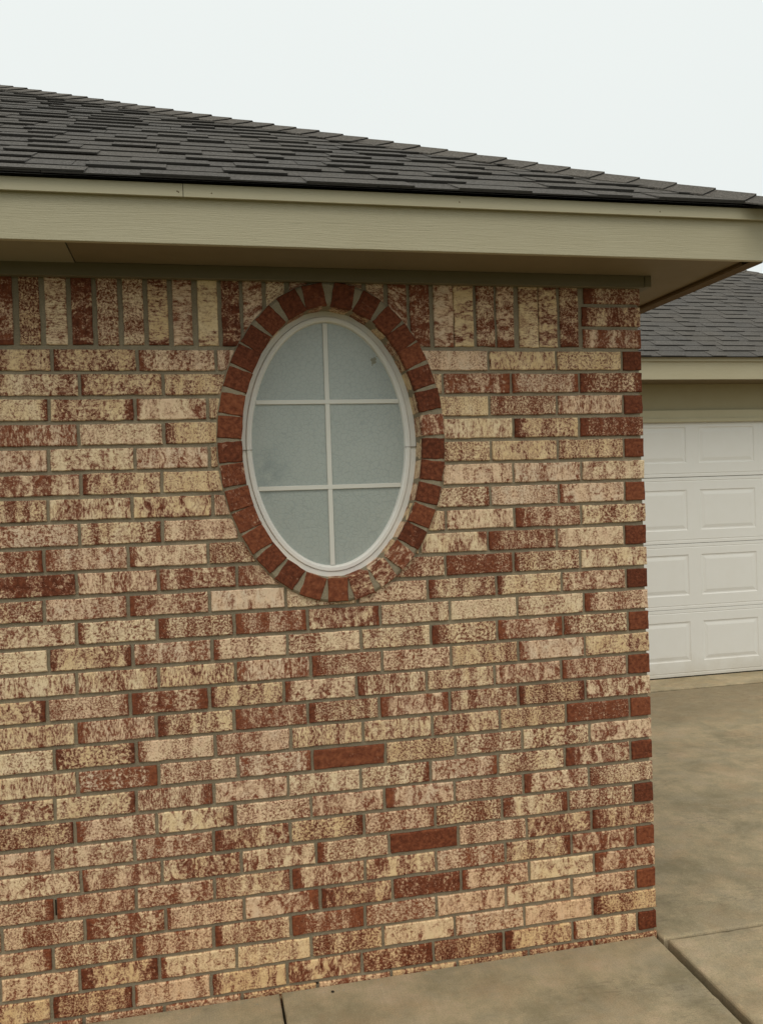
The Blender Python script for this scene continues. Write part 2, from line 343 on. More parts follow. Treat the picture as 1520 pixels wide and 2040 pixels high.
C = 0.0813; BH = 0.0685; ZT = 2.4509
WCX, WCZ = -1.176, 1.8875
JOINTS = {0:[-.231],1:[-.24],2:[-.238],3:[-.079,-.341,-.603,-.87,-1.13,-1.36,-1.567,-1.822,-2.089],4:[-.252,-.519,-.776,-1.03,-1.28,-1.5,-1.742,-2.007],5:[-.079,-.343,-.604,-.86,-1.12,-1.37,-1.6,-1.835,-2.104],6:[-.258,-.515,-.79,-1.04,-1.29,-1.5,-1.746,-2.016],7:[-.081,-.344,-.603,-.86,-1.12,-1.37,-1.6,-1.841,-2.111],8:[-.254,-.52,-.79,-1.04,-1.29,-1.5,-1.758,-2.014],9:[-.082,-.346,-.61,-.86,-1.12,-1.35,-1.594,-1.856,-2.119],10:[-.259,-.521,-.78,-1.03,-1.28,-1.51,-1.762,-2.025],11:[-.088,-.359,-.625,-.88,-1.13,-1.37,-1.616,-1.875,-2.137],12:[-.268,-.53,-.787,-1.03,-1.28,-1.523,-1.781,-2.04],13:[-.086,-.344,-.598,-.855,-1.111,-1.36,-1.617,-1.881,-2.143],14:[-.259,-.52,-.776,-1.031,-1.287,-1.538,-1.792,-2.046],15:[-.084,-.344,-.6,-.849,-1.102,-1.36,-1.614,-1.872,-2.135],16:[-.26,-.522,-.777,-1.029,-1.282,-1.539,-1.792,-2.051],17:[-.091,-.356,-.615,-.869,-1.124,-1.378,-1.629,-1.886,-2.145],18:[-.262,-.527,-.787,-1.045,-1.298,-1.55,-1.805,-2.06],19:[-.086,-.343,-.6,-.854,-1.106,-1.36,-1.615,-1.872,-2.13],20:[-.251,-.516,-.771,-1.028,-1.288,-1.543,-1.803,-2.061],21:[-.087,-.352,-.612,-.866,-1.12,-1.374,-1.625,-1.878,-2.134],22:[-.258,-.518,-.779,-1.037,-1.297,-1.557,-1.816,-2.075],23:[-.081,-.343,-.602,-.854,-1.113,-1.372,-1.632,-1.89,-2.148],24:[-.253,-.509,-.771,-1.026,-1.286,-1.542,-1.804,-2.062],25:[-.077,-.336,-.594,-.856,-1.115,-1.375,-1.635,-1.89,-2.145],26:[-.248,-.505,-.766,-1.019,-1.277,-1.538,-1.798,-2.056,-2.31],27:[-.08,-.339,-.597,-.86,-1.121,-1.382,-1.643,-1.902,-2.157],28:[-.259,-.529,-.794,-1.059,-1.313,-1.569,-1.825,-2.078,-2.321],29:[-.079,-.342,-.611,-.876,-1.137,-1.4,-1.657,-1.911,-2.168],30:[-.256,-.517,-.788,-1.033,-1.296,-1.555,-1.813,-2.07]}
# how each brick in view looks, corner first: 0 red .. 9 all cream; s streaked, l / r red left / right end, h red header
LOOK = {0:'3l',1:'3l',2:'4r',3:'h0 6 7s 8 6 6 5 7l 5l 6',4:'3lr 6lr 4r 6 6 6 6 6l 6l 6s',5:'h2 6s 4 8 6 6 6 8l 6r 7r',6:'2l 6l 7s 6 6 6 7l 7 4s',7:'h1 6 6s 6l 6 6 6 6 7 6',
 8:'7 6s 8 7 6 6 7 5l 5',9:'h1 7l 7 6r 6 6 6 6s 5s 5',10:'5 4l 6s 5 6 6 6 6r 6',11:'h1 8 4l 6s 5 5 4 6l 6l 4r',12:'7 5l 2 4 4 4 3 6s 2 6s',13:'h0 6 6l 5l 6 6 8 5l 5 4',14:'6l 7 8 6 4r 3lr 4l 6l 6',
 15:'h1 5l 5lr 4l 6 6 7l 6 6lr 8',16:'7 7l 6 6 4l 6s 6s 6s 7s',17:'h0 5l 5 6 5ls 5l 5l 3lr 5r 6r',18:'5 4lr 4 5lr 4l 4l 5l 5ls 6s',19:'h1 2l 5 6 6 6s 5 7l 5lr 7',20:'6 6 5 5 1 5r 6 3r 6s',
 21:'h0 4l 6 6r 6r 7 6 5rs 7r 5',22:'6l 6l 5 6l 6 6 7r 5l 5r',23:'h2 5 6lr 4 5r 5r 4l 4 6 5',24:'4l 4 5 0 5l 6 4 5l 6',25:'h1 5 6r 5 5 5ls 5 5 5l 5r',26:'5l 8 5l 2 4l 6r 6l 4l 5 4',
 27:'h0 7 5 7 5 3lr 5l 5l 5 5r',28:'6l 8 7 8 4 8 7l 6lr 7 6',29:'h0 7l 6l 4r 4r 4s 7l 7l 4lr 6',30:'4 4 4 7 5 5 5 5 4'}
def xmid(z, side):
    """where a brick beside the oval is cut: half way into the brick ring"""
    a, b = 0.352, 0.507
    t = (z - WCZ) / b
    return WCX + side * (a * math.sqrt(1 - t * t) if abs(t) < 1 else 0.0)
def front_brick(B, xl, xr, z0, z1, cov, strk, el, er, fl=None, fr=None, yf=0.0):
    n = max(2, int((xr - xl) / 0.03))
    Lr = (xr - xl)
    def fn(u, v, d):
        z = z0 + v
        a = fl(z) if fl else xl; b = fr(z) if fr else xr
        f = u / Lr
        return (a + (b - a) * f if (fl or fr) else xl + u, yf + d, z)
    B.add(fn, n, 3, Lr, z1 - z0, cov, strk, el, er)

J2 = 0.0055
house = empty('brick_house', (0, 0, 0))
tag(house, 'house with whitewashed red brick wall, oval window and grey hip roof filling the foreground', 'house')
B = Bricks()
for k in range(0, 31):
    z1 = ZT - k * C; z0 = z1 - BH
    xs = [-0.0] + list(JOINTS[k])
    if k <= 2: xs = xs[:2]
    else:
        while xs[-1] > -5.9: xs.append(xs[-1] - 0.2575 + random.uniform(-.004, .004))
    look = LOOK[k].split()
    for i in range(len(xs) - 1):
        xr = xs[i] - (0.0 if i == 0 else J2); xl = xs[i + 1] + J2
        if k > 30: continue
        cd = look[i] if i < len(look) else str(random.choice([4, 5, 5, 6, 6, 6, 7, 7, 3])) + random.choice(['', '', 'l', 's', 'r', 'lr'])
        hd = 'h' in cd; dg = [c for c in cd if c.isdigit()]
        cov = (0.06 + 0.05 * int(dg[0])) if hd else {0: -.3, 1: -.2, 2: .30}.get(int(dg[0]), 0.285 + 0.052 * int(dg[0]) + random.uniform(-.03, .03))
        if hd: cov = -0.34 + 0.2 * int(dg[0])
        if not hd and int(dg[0]) <= 1: cov = -0.15 + .16 * int(dg[0])
        st = 1.0 if 's' in cd else random.choice([0.0, 0.15, 0.4]); el = 1.0 if 'l' in cd else 0.0; er = 1.0 if 'r' in cd else 0.0
        zz0, zz1 = z0 + random.uniform(-.001, .001), z1 + random.uniform(-.001, .001)
        zc0, zc1 = zz0, zz1
        # does it touch the oval?
        touch = min(abs(t) for t in ((zz0 - WCZ) / .507, (zz1 - WCZ) / .507)) < 1 or (zz0 < WCZ < zz1)
        if not touch: front_brick(B, xl, xr, zz0, zz1, cov, st, el, er); continue
        aL = lambda z: xmid(z, -1); aR = lambda z: xmid(z, 1)
        wl, wr = min(aL(zz0), aL(zz1)), max(aR(zz0), aR(zz1))
        if xr <= wl or xl >= wr: front_brick(B, xl, xr, zz0, zz1, cov, st, el, er); continue
        fr = (lambda z, xl=xl, xr=xr: max(xl + .001, min(xr, aL(z)))); fl = (lambda z, xl=xl, xr=xr: min(xr - .001, max(xl, aR(z))))
        if xl < max(aL(zz0), aL(zz1)) - .004: front_brick(B, xl, xr, zz0, zz1, cov, st, el, 0, None, fr)
        if xr > min(aR(zz0), aR(zz1)) + .004: front_brick(B, xl, xr, zz0, zz1, cov, st, 0, er, fl, None)
# soldier course under the eave
SOL = [(-.321,-.25),(-.404,-.334),(-.481,-.408),(-.566,-.501),(-.642,-.576),(-.727,-.655),(-.801,-.73),(-.888,-.818),(-.966,-.9),(-1.045,-.982),(-1.12,-1.06),(-1.235,-1.17),(-1.312,-1.25),(-1.391,-1.329),(-1.47,-1.406),(-1.542,-1.482),(-1.621,-1.555),(-1.702,-1.64),(-1.782,-1.718),(-1.861,-1.797),(-1.943,-1.878),(-2.022,-1.959),(-2.103,-2.038),(-2.182,-2.121),(-2.262,-2.202)]
SLOOK = '3 5s 6s 5 4 7s 6s 2 3 4 4 4 5 5 4 2 8s 5s 6s 5 4 1 6s 3 2'.split()
while SOL[-1][0] > -5.85: a = SOL[-1][0] - .0145; SOL.append((a - .066, a))
def zbot(x):
    t = (x - WCX) / 0.352
    return WCZ + 0.507 * math.sqrt(1 - t * t) if abs(t) < 1 else -9
for i, (xl, xr) in enumerate(SOL):
    zb = 2.2220 - 0.0835 * 0 + random.uniform(-.002, .002); zt_ = 2.4535 + random.uniform(-.001, .001)
    cd = SLOOK[i] if i < len(SLOOK) else random.choice(['5', '6', '4', '6s', '3'])
    cov = 0.26 + 0.06 * int(cd[0])
    hh = zt_ - zb
    if max(zbot(xl), zbot(xr)) > zt_ - .01 and min(zbot(xl), zbot(xr)) > zt_ - 0.03: continue
    def fn(u, v, d, xl=xl, xr=xr, zb=zb, hh=hh):
        x = xr - v
        z_b = max(zb, min(zb + hh - .01, zbot(x)))
        return (x, d, z_b + u * (zb + hh - z_b) / hh)
    B.add(fn, 8, 3, hh, xr - xl, cov, 1.0 if 's' in cd else 0.1, 0.8 if i % 3 == 0 else 0, 0.0)
# the return wall that runs back from the corner
def side_fn(y0, z0): return lambda u, v, d: (-d, y0 + u, z0 + v)
for k in range(0, 31):
    z1 = ZT - k * C; z0 = z1 - BH; first = 0.26 if k % 2 == 1 and k >= 3 else 0.081
    # the corner brick of the front shows its end here
    ys = [0.0021, first]
    while ys[-1] < 3.9: ys.append(ys[-1] + 0.2575)
    for i in range(len(ys) - 1):
        y0 = ys[i] + (0.024 if i == 0 else J2); y1 = min(ys[i + 1], 3.93) - J2
        if y1 - y0 < .02: continue
        B.add(side_fn(y0, z0), max(2, int((y1 - y0) / .06)), 2, y1 - y0, BH, random.uniform(.42, .75), random.choice([0, .3, 1]), random.choice([0, 1]), 0)
wall = B.done('brick_wall', house)

# mortar: the bed behind the brick faces, with the oval left open
m = MB(); YM = 0.0085
X0, X1, Z0, Z1 = -2.2, -0.45, 0.9, 2.49
n = 120
def rect_pt(t):
    dx, dz = math.cos(t), math.sin(t); k = 1e9
    if dx > 1e-9: k = min(k, (X1 - WCX) / dx)
    if dx < -1e-9: k = min(k, (X0 - WCX) / dx)
    if dz > 1e-9: k = min(k, (Z1 - WCZ) / dz)
    if dz < -1e-9: k = min(k, (Z0 - WCZ) / dz)
    return (WCX + dx * k, YM, WCZ + dz * k)
angs = sorted([2 * math.pi * i / n for i in range(n)] + [math.atan2(z - WCZ, x - WCX) % (2 * math.pi) for x in (X0, X1) for z in (Z0, Z1)])
for i in range(len(angs)):
    a, b = angs[i], angs[(i + 1) % len(angs)]
    e = lambda t: (WCX + .352 * math.cos(t) / math.hypot(math.cos(t) , math.sin(t) * .352 / .507), YM, WCZ + .352 * math.sin(t) / math.hypot(math.cos(t), math.sin(t) * .352 / .507))
    m.quad(e(a), e(b), rect_pt(b), rect_pt(a))
m.quad((-6, YM, -.1), (-YM, YM, -.1), (-YM, YM, Z0), (-6, YM, Z0))
m.quad((-6, YM, Z0), (X0, YM, Z0), (X0, YM, Z1), (-6, YM, Z1))
m.quad((X1, YM, Z0), (-YM, YM, Z0), (-YM, YM, Z1), (X1, YM, Z1))
m.quad((-YM, YM, -.1), (-YM, 3.93, -.1), (-YM, 3.93, Z1), (-YM, YM, Z1))
m.build('mortar_bed', M['mortar'], wall)

# joints where the mortar has dropped out: dark boxes painted for the shaded hollows
for x_, z_, w_, h_ in ((-2.1435, ZT - 25 * C - .030, .0045, .052), (-1.30, .010, .012, .007), (-.60, .046, .006, .012), (-1.035, .028, .005, .02), (-.86, .205, .004, .006), (-.336, .39 + .09, .003, .012)):
    m = MB(); m.box(x_ - w_ / 2, x_ + w_ / 2, YM - .0025, YM - .0002, z_ - h_ / 2, z_ + h_ / 2); m.build('mortar_gap', M['filler'], wall, bevel=.0008)

# inner leaf, so that the house is a closed body
m = MB()
m.box(-6, -.2, 7.9, 8.0, 0, 2.48); m.box(-6.0, -5.9, .2, 7.9, 0, 2.48); m.box(-.3, -.2, 4.1, 7.9, 0, 2.48)
m.build('rear_wall', M['mortar'], house)
# a dark closed box behind the window
m = MB(); m.box(-1.7, -.65, .16, .5, 1.3, 2.47); m.build('window_cavity', M['raw'], house)

# ------------------------------------------------------------------ oval brick ring
RA = [98.6,82.4,68.4,55.5,45.2,35.9,26.1,16.3,6.3,-3.2,-11.9,-21.5,-31.1,-40.8,-51.8,-64.0,-77.3,-90.7,-104.6,-118.2,-130.1,-140.7,-150.2,-159.0,-168.4,-177.1,173.5,164.6,154.8,145.4,136.2,125.2,111.7]
RC = [.15,.05,.2,.05,.0,.05,.25,.1,.5,.15,.1,.1,.05,.25,.45,.5,.45,0,.0,.0,.0,.05,.35,.3,.35,.1,.1,.05,.0,.2,.05,.15,.0]
RO = -0.016            # face of the ring, proud of the wall
def ell(t, a, b): return Vector((WCX + a * math.cos(t), 0, WCZ + b * math.sin(t)))
ring = Bricks()
for ai, (deg, cv) in enumerate(zip(RA, RC)):
    t = math.radians(deg); p = ell(t, .355, .510)
    tang = Vector((-.355 * math.sin(t), 0, .510 * math.cos(t))).normalized(); nor = Vector((tang.z, 0, -tang.x))
    wdt = 0.0720 + random.uniform(-.003, .003); rad = 0.081 + random.uniform(-.002, .002); rot = random.uniform(-.02, .02)
    dd = random.uniform(-.0015, .0015)
    tg = (tang * math.cos(rot) + nor * math.sin(rot)); nr = (nor * math.cos(rot) - tang * math.sin(rot))
    p0 = p - tg * (wdt / 2) - nr * (rad / 2)
    def fn(u, v, d, p0=p0, tg=tg, nr=nr, dd=dd):
        # u radial (outward), v along the ring
        q = p0 + nr * u + tg * (wdt - v); return (q.x, RO + dd + d, q.z)
    ring.add(fn, 5, 4, rad, wdt, cv * 1.45 - .26, .9, 0, 0, depth=0.016 + 0.008)
    # the body of the brick lining the reveal: its cream weathered bed face shows
    q0 = p0 + nr * .0012
    def fin(u, v, d, q0=q0, tg=tg, nr=nr):
        q = q0 + tg * (wdt - v) + nr * d; return (q.x, RO + .0028 + .122 - u, q.z)
    ring.add(fin, 5, 3, .119, wdt, random.uniform(.45, .75), 0.6, 0, .8 if ai % 2 else .2, depth=.03)
surround = ring.done('brick_surround', house)
m = MB(); n = 144
for i in range(n):
    t0, t1 = 2 * math.pi * i / n, 2 * math.pi * (i + 1) / n
    def pt(t, k, y):
        w = noise.noise(Vector((math.cos(t) * 9, math.sin(t) * 9, 3))) * .002
        p = ell(t, .355, .510); tn = Vector((-.355 * math.sin(t), 0, .510 * math.cos(t))).normalized(); nn = Vector((tn.z, 0, -tn.x))
        p = p + nn * (k + w); return (p.x, y, p.z)
    prof = [(-.0375, .115), (-.0375, RO + .010), (-.030, RO + .005), (.034, RO + .0045), (.0405, RO + .009), (.047, .004), (.056, .0075)]
    for (k0, y0), (k1, y1) in zip(prof[:-1], prof[1:]):
        m.quad(pt(t0, k0, y0), pt(t1, k0, y0), pt(t1, k1, y1), pt(t0, k1, y1))
m.build('mortar_joint', M['mortar'], surround)

# ------------------------------------------------------------------ oval window
def sweep(prof, a, b, n=160):
    """prof: closed list of (offset outward from the ellipse a,b ; y)"""
    mm = MB(); P = len(prof)
    for i in range(n):
        t = 2 * math.pi * i / n; p = ell(t, a, b); tn = Vector((-a * math.sin(t), 0, b * math.cos(t))).normalized(); nn = Vector((tn.z, 0, -tn.x))
        for k, y in prof: q = p + nn * k; mm.vert((q.x, y, q.z))
    for i in range(n):
        for j in range(P):
            a0, a1 = i * P + j, i * P + (j + 1) % P; b0, b1 = ((i + 1) % n) * P + j, ((i + 1) % n) * P + (j + 1) % P
            mm.face((a0, b0, b1, a1))
    return mm
YW = 0.088
fr = sweep([(0, .115), (0, YW + .002), (-.002, YW), (-.021, YW), (-.0225, YW + .003), (-.0225, .115)], .3175, .4755).build('window', M['vinyl'], house, smooth=False)
sweep([(-.0225, .115), (-.0225, YW - .002), (-.0245, YW - .005), (-.036, YW - .005), (-.0405, YW - .001), (-.0435, YW + .010), (-.0435, .115)], .3175, .4755).build('sash', M['vinyl'], fr)
sweep([(0.004, .12), (.004, YW + .004), (-.0015, YW + .002), (-.0015, .12)], .3175, .4755).build('caulk_bead', M['caulk'], fr)
YG = YW + .011
m = MB(); ctr = m.vert((WCX, YG, WCZ)); rg = [m.vert((WCX + .276 * math.cos(2 * math.pi * i / 120), YG, WCZ + .434 * math.sin(2 * math.pi * i / 120))) for i in range(120)]
for i in range(120): m.face((ctr, rg[i], rg[(i + 1) % 120]))
m.build('glass_pane', M['glass'], fr)
def bar(pts, w, y0, y1, along):
    mm = MB(); (xa, za), (xb, zb) = pts
    if along == 'z': b_ = [(xa - w/2, y1, za), (xa + w/2, y1, za), (xb + w/2, y1, zb), (xb - w/2, y1, zb)]; t_ = [(x + (.0015 if i in (0, 3) else -.0015), y0, z) for i, (x, y, z) in enumerate(b_)]
    else: b_ = [(xa, y1, za - w/2), (xb, y1, zb - w/2), (xb, y1, zb + w/2), (xa, y1, za + w/2)]; t_ = [(x, y0, z + (.0015 if i < 2 else -.0015)) for i, (x, y, z) in enumerate(b_)]
    mm.hexa(b_, t_); return mm.build('muntin', M['muntin'], fr, bevel=.0008)
zh1, zh2 = 2.0395, 1.7355
def xe(z): return .2745 * math.sqrt(1 - ((z - WCZ) / .432) ** 2)
bar([(-1.179, WCZ - .431), (-1.179, WCZ + .431)], 0.0185, YG - .0065, YG - .0005, 'z')
bar([(WCX - xe(zh1), zh1), (WCX + xe(zh1), zh1)], .0172, YG - .0078, YG - .0008, 'x')
bar([(WCX - xe(zh2), zh2), (WCX + xe(zh2), zh2)], .0172, YG - .0078, YG - .0008, 'x')
# hairline butt joints of the two half-oval frame pieces
for x0, x1 in ((-1.4925, -1.4505), (-.9015, -.8595)):
    m = MB(); m.box(x0, x1, YW - .0063, YW + .02, WCZ - .0152, WCZ - .0141); m.build('frame_seam', M['raw'], fr)
# mud left by wasps, and a speck on the glazing bar
m = MB()
for i in range(46):
    a, r = random.uniform(0, 6.28), random.gauss(0, .008); x, z = -1.003 + r * math.cos(a) * .9, 2.186 + r * math.sin(a) * 1.3; s_ = random.uniform(.0015, .004)
    m.hexa([(x - s_, YG, z - s_), (x + s_, YG, z - s_*.7), (x + s_*.8, YG, z + s_), (x - s_*.6, YG, z + s_)], [(x - s_*.4, YG - s_*.25, z - s_*.5), (x + s_*.4, YG - s_*.25, z - s_*.4), (x + s_*.3, YG - s_*.25, z + s_*.4), (x - s_*.3, YG - s_*.25, z + s_*.5)])
mud = m.build('mud_patch', M['mud'], None); tag(mud, 'small brown patch of dried mud on the upper right glass of the oval window', 'mud patch')

# ------------------------------------------------------------------ eaves of the brick house
ZS = 2.4700; YF = -.305; XF = .315
SH = 0.527                                   # roof slope 6.2 in 12
# front fascia: one board with a butt joint, mitred at the corner
def eave_front():
    m = MB()
    m.hexa([(-6.3, YF, ZS), (XF, YF, ZS), (XF - .02, YF + .02, ZS), (-6.3, YF + .02, ZS)], [(-6.3, YF, 2.64), (XF, YF, 2.64), (XF - .02, YF + .02, 2.64), (-6.3, YF + .02, 2.64)])
    f = m.build('fascia', M['fascia'], house, bevel=.0015)
    t = MB(); xj = -1.655
    def tb(xa, xb, mitre):
        e = .02 if mitre else 0
        t.hexa([(xa, YF - .02, 2.6035), (xb + e, YF - .02, 2.6035), (xb, YF - .0005, 2.607), (xa, YF - .0005, 2.607)], [(xa, YF - .02, 2.6425), (xb + e, YF - .02, 2.6425), (xb, YF - .0005, 2.6425), (xa, YF - .0005, 2.6425)])
    tb(-6.3, xj - .0008, False); tb(xj + .0008, XF, True)
    t.build('fascia_trim', M['trim'], f, bevel=.0012)
    for x, z in ((-1.672, 2.619), (-1.572, 2.617), (-1.668, 2.6165), (-.80, 2.622), (-.10, 2.618)):
        n_ = MB(); c0 = n_.vert((x, YF - .0212, z)); rg0 = [n_.vert((x + .0022 * math.cos(a * .785), YF - .0204, z + .0022 * math.sin(a * .785))) for a in range(8)]
        for a in range(8): n_.face((c0, rg0[a], rg0[(a + 1) % 8]))
        n_.build('nail_head', M['raw'], f)
eave_front()
m = MB()
m.hexa([(XF, YF, ZS + .002), (XF, 3.6, ZS + .002), (XF - .02, 3.6, ZS + .002), (XF - .02, YF + .02, ZS + .002)], [(XF, YF, 2.64), (XF, 3.6, 2.64), (XF - .02, 3.6, 2.64), (XF - .02, YF + .02, 2.64)])
fs = m.build('side_fascia', M['fascia_y'], house, bevel=.0015)
m = MB(); m.hexa([(XF + .0005, YF, 2.607), (XF + .02, YF - .02, 2.6035), (XF + .02, 3.6, 2.6035), (XF + .0005, 3.6, 2.607)], [(XF + .0005, YF, 2.6425), (XF + .02, YF - .02, 2.6425), (XF + .02, 3.6, 2.6425), (XF + .0005, 3.6, 2.6425)])
m.build('fascia_trim', M['trim'], fs, bevel=.0012)
# the sub-fascia lumber whose brown lower edge shows inside the side eave
m = MB(); m.box(XF - .058, XF - .0205, YF + .06, 3.6, ZS + .0015, 2.62); m.box(XF - .052, XF - .0004, YF + .0205, 3.6, ZS - .001, ZS + .0012); m.build('sub_fascia', M['raw'], fs)
ZP = ZS + .012
m = MB(); m.box(-2.0, XF - .0585, YF + .0205, .02, ZP, ZP + .008); m.box(0.0, XF - .0585, .0202, 3.9, ZP, ZP + .008)
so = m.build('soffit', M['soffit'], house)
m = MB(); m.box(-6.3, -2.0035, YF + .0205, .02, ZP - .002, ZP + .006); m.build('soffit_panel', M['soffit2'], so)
# frieze board along the top of the wall
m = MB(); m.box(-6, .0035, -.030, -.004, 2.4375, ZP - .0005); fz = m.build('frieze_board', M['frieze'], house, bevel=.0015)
m = MB(); m.box(.0045, .030, -.0325, 3.9, 2.4400, ZP - .0008); m.build('return_board', M['frieze'], fz, bevel=.0015)

# ------------------------------------------------------------------ shingle roofs
class Roof(MB):
    def __init__(s): super().__init__(); s.t = []; s.edge = []
    def slab(s, O, e, up, n_, s0, s1, xa0, xb0, xa1, xb1, h0, th, h1, tint):
        """a tab from slope distance s0 (front edge, top at h0) to s1 (back edge, top at h1)"""
        P = lambda x, q, h: O + e * x + up * q + n_ * h
        b = [P(xa0, s0, h0 - th), P(xb0, s0, h0 - th), P(xb1, s1, h1 - th), P(xa1, s1, h1 - th)]
        t = [P(xa0, s0, h0), P(xb0, s0, h0), P(xb1, s1, h1), P(xa1, s1, h1)]
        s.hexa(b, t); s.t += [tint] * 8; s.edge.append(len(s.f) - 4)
def roof_plane(R, O, e, run_max, lo, hi, slope=SH, inward=None, expo=0.143, wmin=.10, wmax=.34, xclip=None):
    """O: eave origin, e: along the eave, lo(run) / hi(run): ends of the row at that horizontal run"""
    up = (inward + Vector((0, 0, slope))).normalized(); n_ = e.cross(up)
    if n_.z < 0: n_ = -n_
    kcos = up.x * inward.x + up.y * inward.y
    rows = int(run_max / (expo * kcos))
    for r in range(rows):
        s0 = r * expo; s1 = s0 + expo + .012
        ra, rb = s0 * kcos, min(s1 * kcos, run_max + .02)
        a0, b0, a1, b1 = lo(ra), hi(ra), lo(rb), hi(rb)
        if b0 - a0 < .05: continue
        cut = lambda x, A, Bv: max(A, min(Bv, x))
        # under layer in metre-long strips
        x = a0 - random.uniform(0, .9)
        while x < b0:
            x2 = x + 0.98
            xa, xb = max(x, a0) + .0012, min(x2, b0) - .0012
            if xb - xa > .01:
                so_ = s0 + random.uniform(-.002, .002)
                R.slab(O, e, up, n_, so_, s1, xa, xb, cut(xa, a1, b1), cut(xb, a1, b1), .0055 + random.uniform(-.0003, .0008), .0045, .0012, random.uniform(.15, .6))
            x = x2
        # raised dragon-tooth tabs
        x = a0 - random.uniform(0, .3)
        while x < b0:
            w = random.uniform(wmin, wmax); xa, xb = max(x, a0), min(x + w, b0)
            if xb - xa > .02:
                h = .0112 + random.uniform(-.0006, .0016)
                R.slab(O, e, up, n_, s0 - .001 + random.uniform(-.003, .002), s1 - .008, xa, xb, cut(xa, a1, b1), cut(xb, a1, b1), h, .0055, .0032, random.uniform(.3, 1))
            x += w + random.uniform(.07, .30)
def hip_caps(R, p0, d, L_, wl, wr, expo=.143, width=.125):
    """p0 start at the eave, d unit hip direction, wl / wr unit wing directions in the two planes"""
    k = 0; up = (wl + wr) * -1; up.normalize()
    s = -.03
    while s < L_:
        l_ = expo + .03
        t = random.uniform(.25, .95); j = random.uniform(-.004, .004)
        def ringp(q, h): c_ = p0 + d * q; return [c_ + wl * (width + j) + up * (h * .9), c_ + wl * .028 + up * (h + .006), c_ + up * (h + .011), c_ + wr * .028 + up * (h + .006), c_ + wr * (width + j) + up * (h * .9)]
        fo, ba = ringp(s, .0140 + random.uniform(-.0008, .0014)), ringp(s + l_, .0070)
        th = up * -.0045
        for i in range(4):
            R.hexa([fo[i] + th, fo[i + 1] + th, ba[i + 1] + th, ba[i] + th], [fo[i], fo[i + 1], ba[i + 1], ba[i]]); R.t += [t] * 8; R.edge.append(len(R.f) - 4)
        s += expo
def add_roof(parent, x0, x1, y0, y1, zeave, hips, name='roof', front_lo=None, fine=True, skip_left=False):
    """hip roof over a rectangle of eaves"""
    R = Roof(); run = (y1 - y0) / 2
    Xv, Yv = Vector((1, 0, 0)), Vector((0, 1, 0))
    O = Vector((0, y0, zeave)); lo = (lambda r: x0) if skip_left else (lambda r: x0 + r)
    roof_plane(R, O, Xv, run, lo, lambda r: x1 - r, inward=Yv)
    roof_plane(R, Vector((x1, 0, zeave)), Yv, run, lambda r: y0 + r, lambda r: y1 - r, inward=-Xv)
    roof_plane(R, Vector((0, y1, zeave)), Xv, run, lo, lambda r: x1 - r, inward=-Yv, wmin=.3, wmax=1.2)
    if not skip_left: roof_plane(R, Vector((x0, 0, zeave)), Yv, run, lambda r: y0 + r, lambda r: y1 - r, inward=Xv, wmin=.3, wmax=1.2)
    # decking beneath, 3 mm under the shingles
    zr = zeave + SH * run - .004; ym = (y0 + y1) / 2; z_ = zeave - .004
    a, b_, c_, d_ = (x0, y0, z_), (x1, y0, z_), (x1, y1, z_), (x0, y1, z_)
    rl = (x0 + (0 if skip_left else run), ym, zr); rr = (x1 - run, ym, zr)
    for f in ((a, b_, rr, rl), (c_, d_, rl, rr)): R.quad(*f); R.t += [.1] * 4
    R.quad(b_, c_, rr, rr); R.f[-1] = R.f[-1][:3]; R.t += [.1] * 4
    if not skip_left: R.quad(d_, a, rl, rl); R.f[-1] = R.f[-1][:3]; R.t += [.1] * 4
    ro = R.build(name, M['shingle'], parent, tint=R.t)
    H_ = Roof(); hl = run * math.sqrt(2 + SH * SH)
    for cx, cy, sx, sy in hips:
        d = Vector((sx, sy, SH)).normalized()
        # wing in the plane that rises along y, and in the plane that rises along x
        n1 = Vector((0, -sy * SH, 1)).normalized(); n2 = Vector((-sx * SH, 0, 1)).normalized()
        w1 = d.cross(n1).normalized(); w1 = w1 if w1.x * sx > 0 else -w1
        w2 = d.cross(n2).normalized(); w2 = w2 if w2.y * sy > 0 else -w2
        hip_caps(H_, Vector((cx, cy, zeave)), d, hl, w1, w2)
    # ridge
    rl_ = (x1 - run) - (x0 + (0 if skip_left else run))
    w1 = Vector((0, -1, -SH)).normalized(); w2 = Vector((0, 1, -SH)).normalized()
    hip_caps(H_, Vector((x0 + (0 if skip_left else run), ym, zeave + SH * run)), Vector((1, 0, 0)), rl_, w1, w2)
    H_.build('hip_cap', M['cap'], ro, tint=H_.t)
    return ro
EX = XF + .056; EY = YF - .04; ZE = 2.6485
add_roof(house, -13.0, EX, EY, 8.4, ZE, [(EX, EY, -1, 1), (EX, 8.4, -1, -1)])

# ------------------------------------------------------------------ garage
gar = empty('garage', (2.2, 3.93, 0))
tag(gar, 'garage with white panelled overhead door and grey shingle roof beyond the brick corner', 'garage')
GD = 3.93
def gp(name, mat, b, bevel=0.0, parent=None):
    m = MB(); m.box(b[0] - 2.2, b[1] - 2.2, b[2] - GD, b[3] - GD, b[4], b[5]); return m.build(name, mat, parent or gar, bevel)
DX0, DX1 = 1.395, 6.29
m = MB()
for b in ((0.0, DX0 - .04, 3.95, 4.05, 0, 2.36), (DX1 + .04, 7.35, 3.95, 4.05, 0, 2.36), (7.25, 7.35, 4.05, 9.6, 0, 2.6), (0, 7.35, 9.6, 9.7, 0, 2.6), (DX0 - .04, DX1 + .04, 4.3, 4.35, 0.01, 2.36)):
    m.box(b[0] - 2.2, b[1] - 2.2, b[2] - GD, b[3] - GD, b[4], b[5])
gw = m.build('wall', M['mortar'], gar)
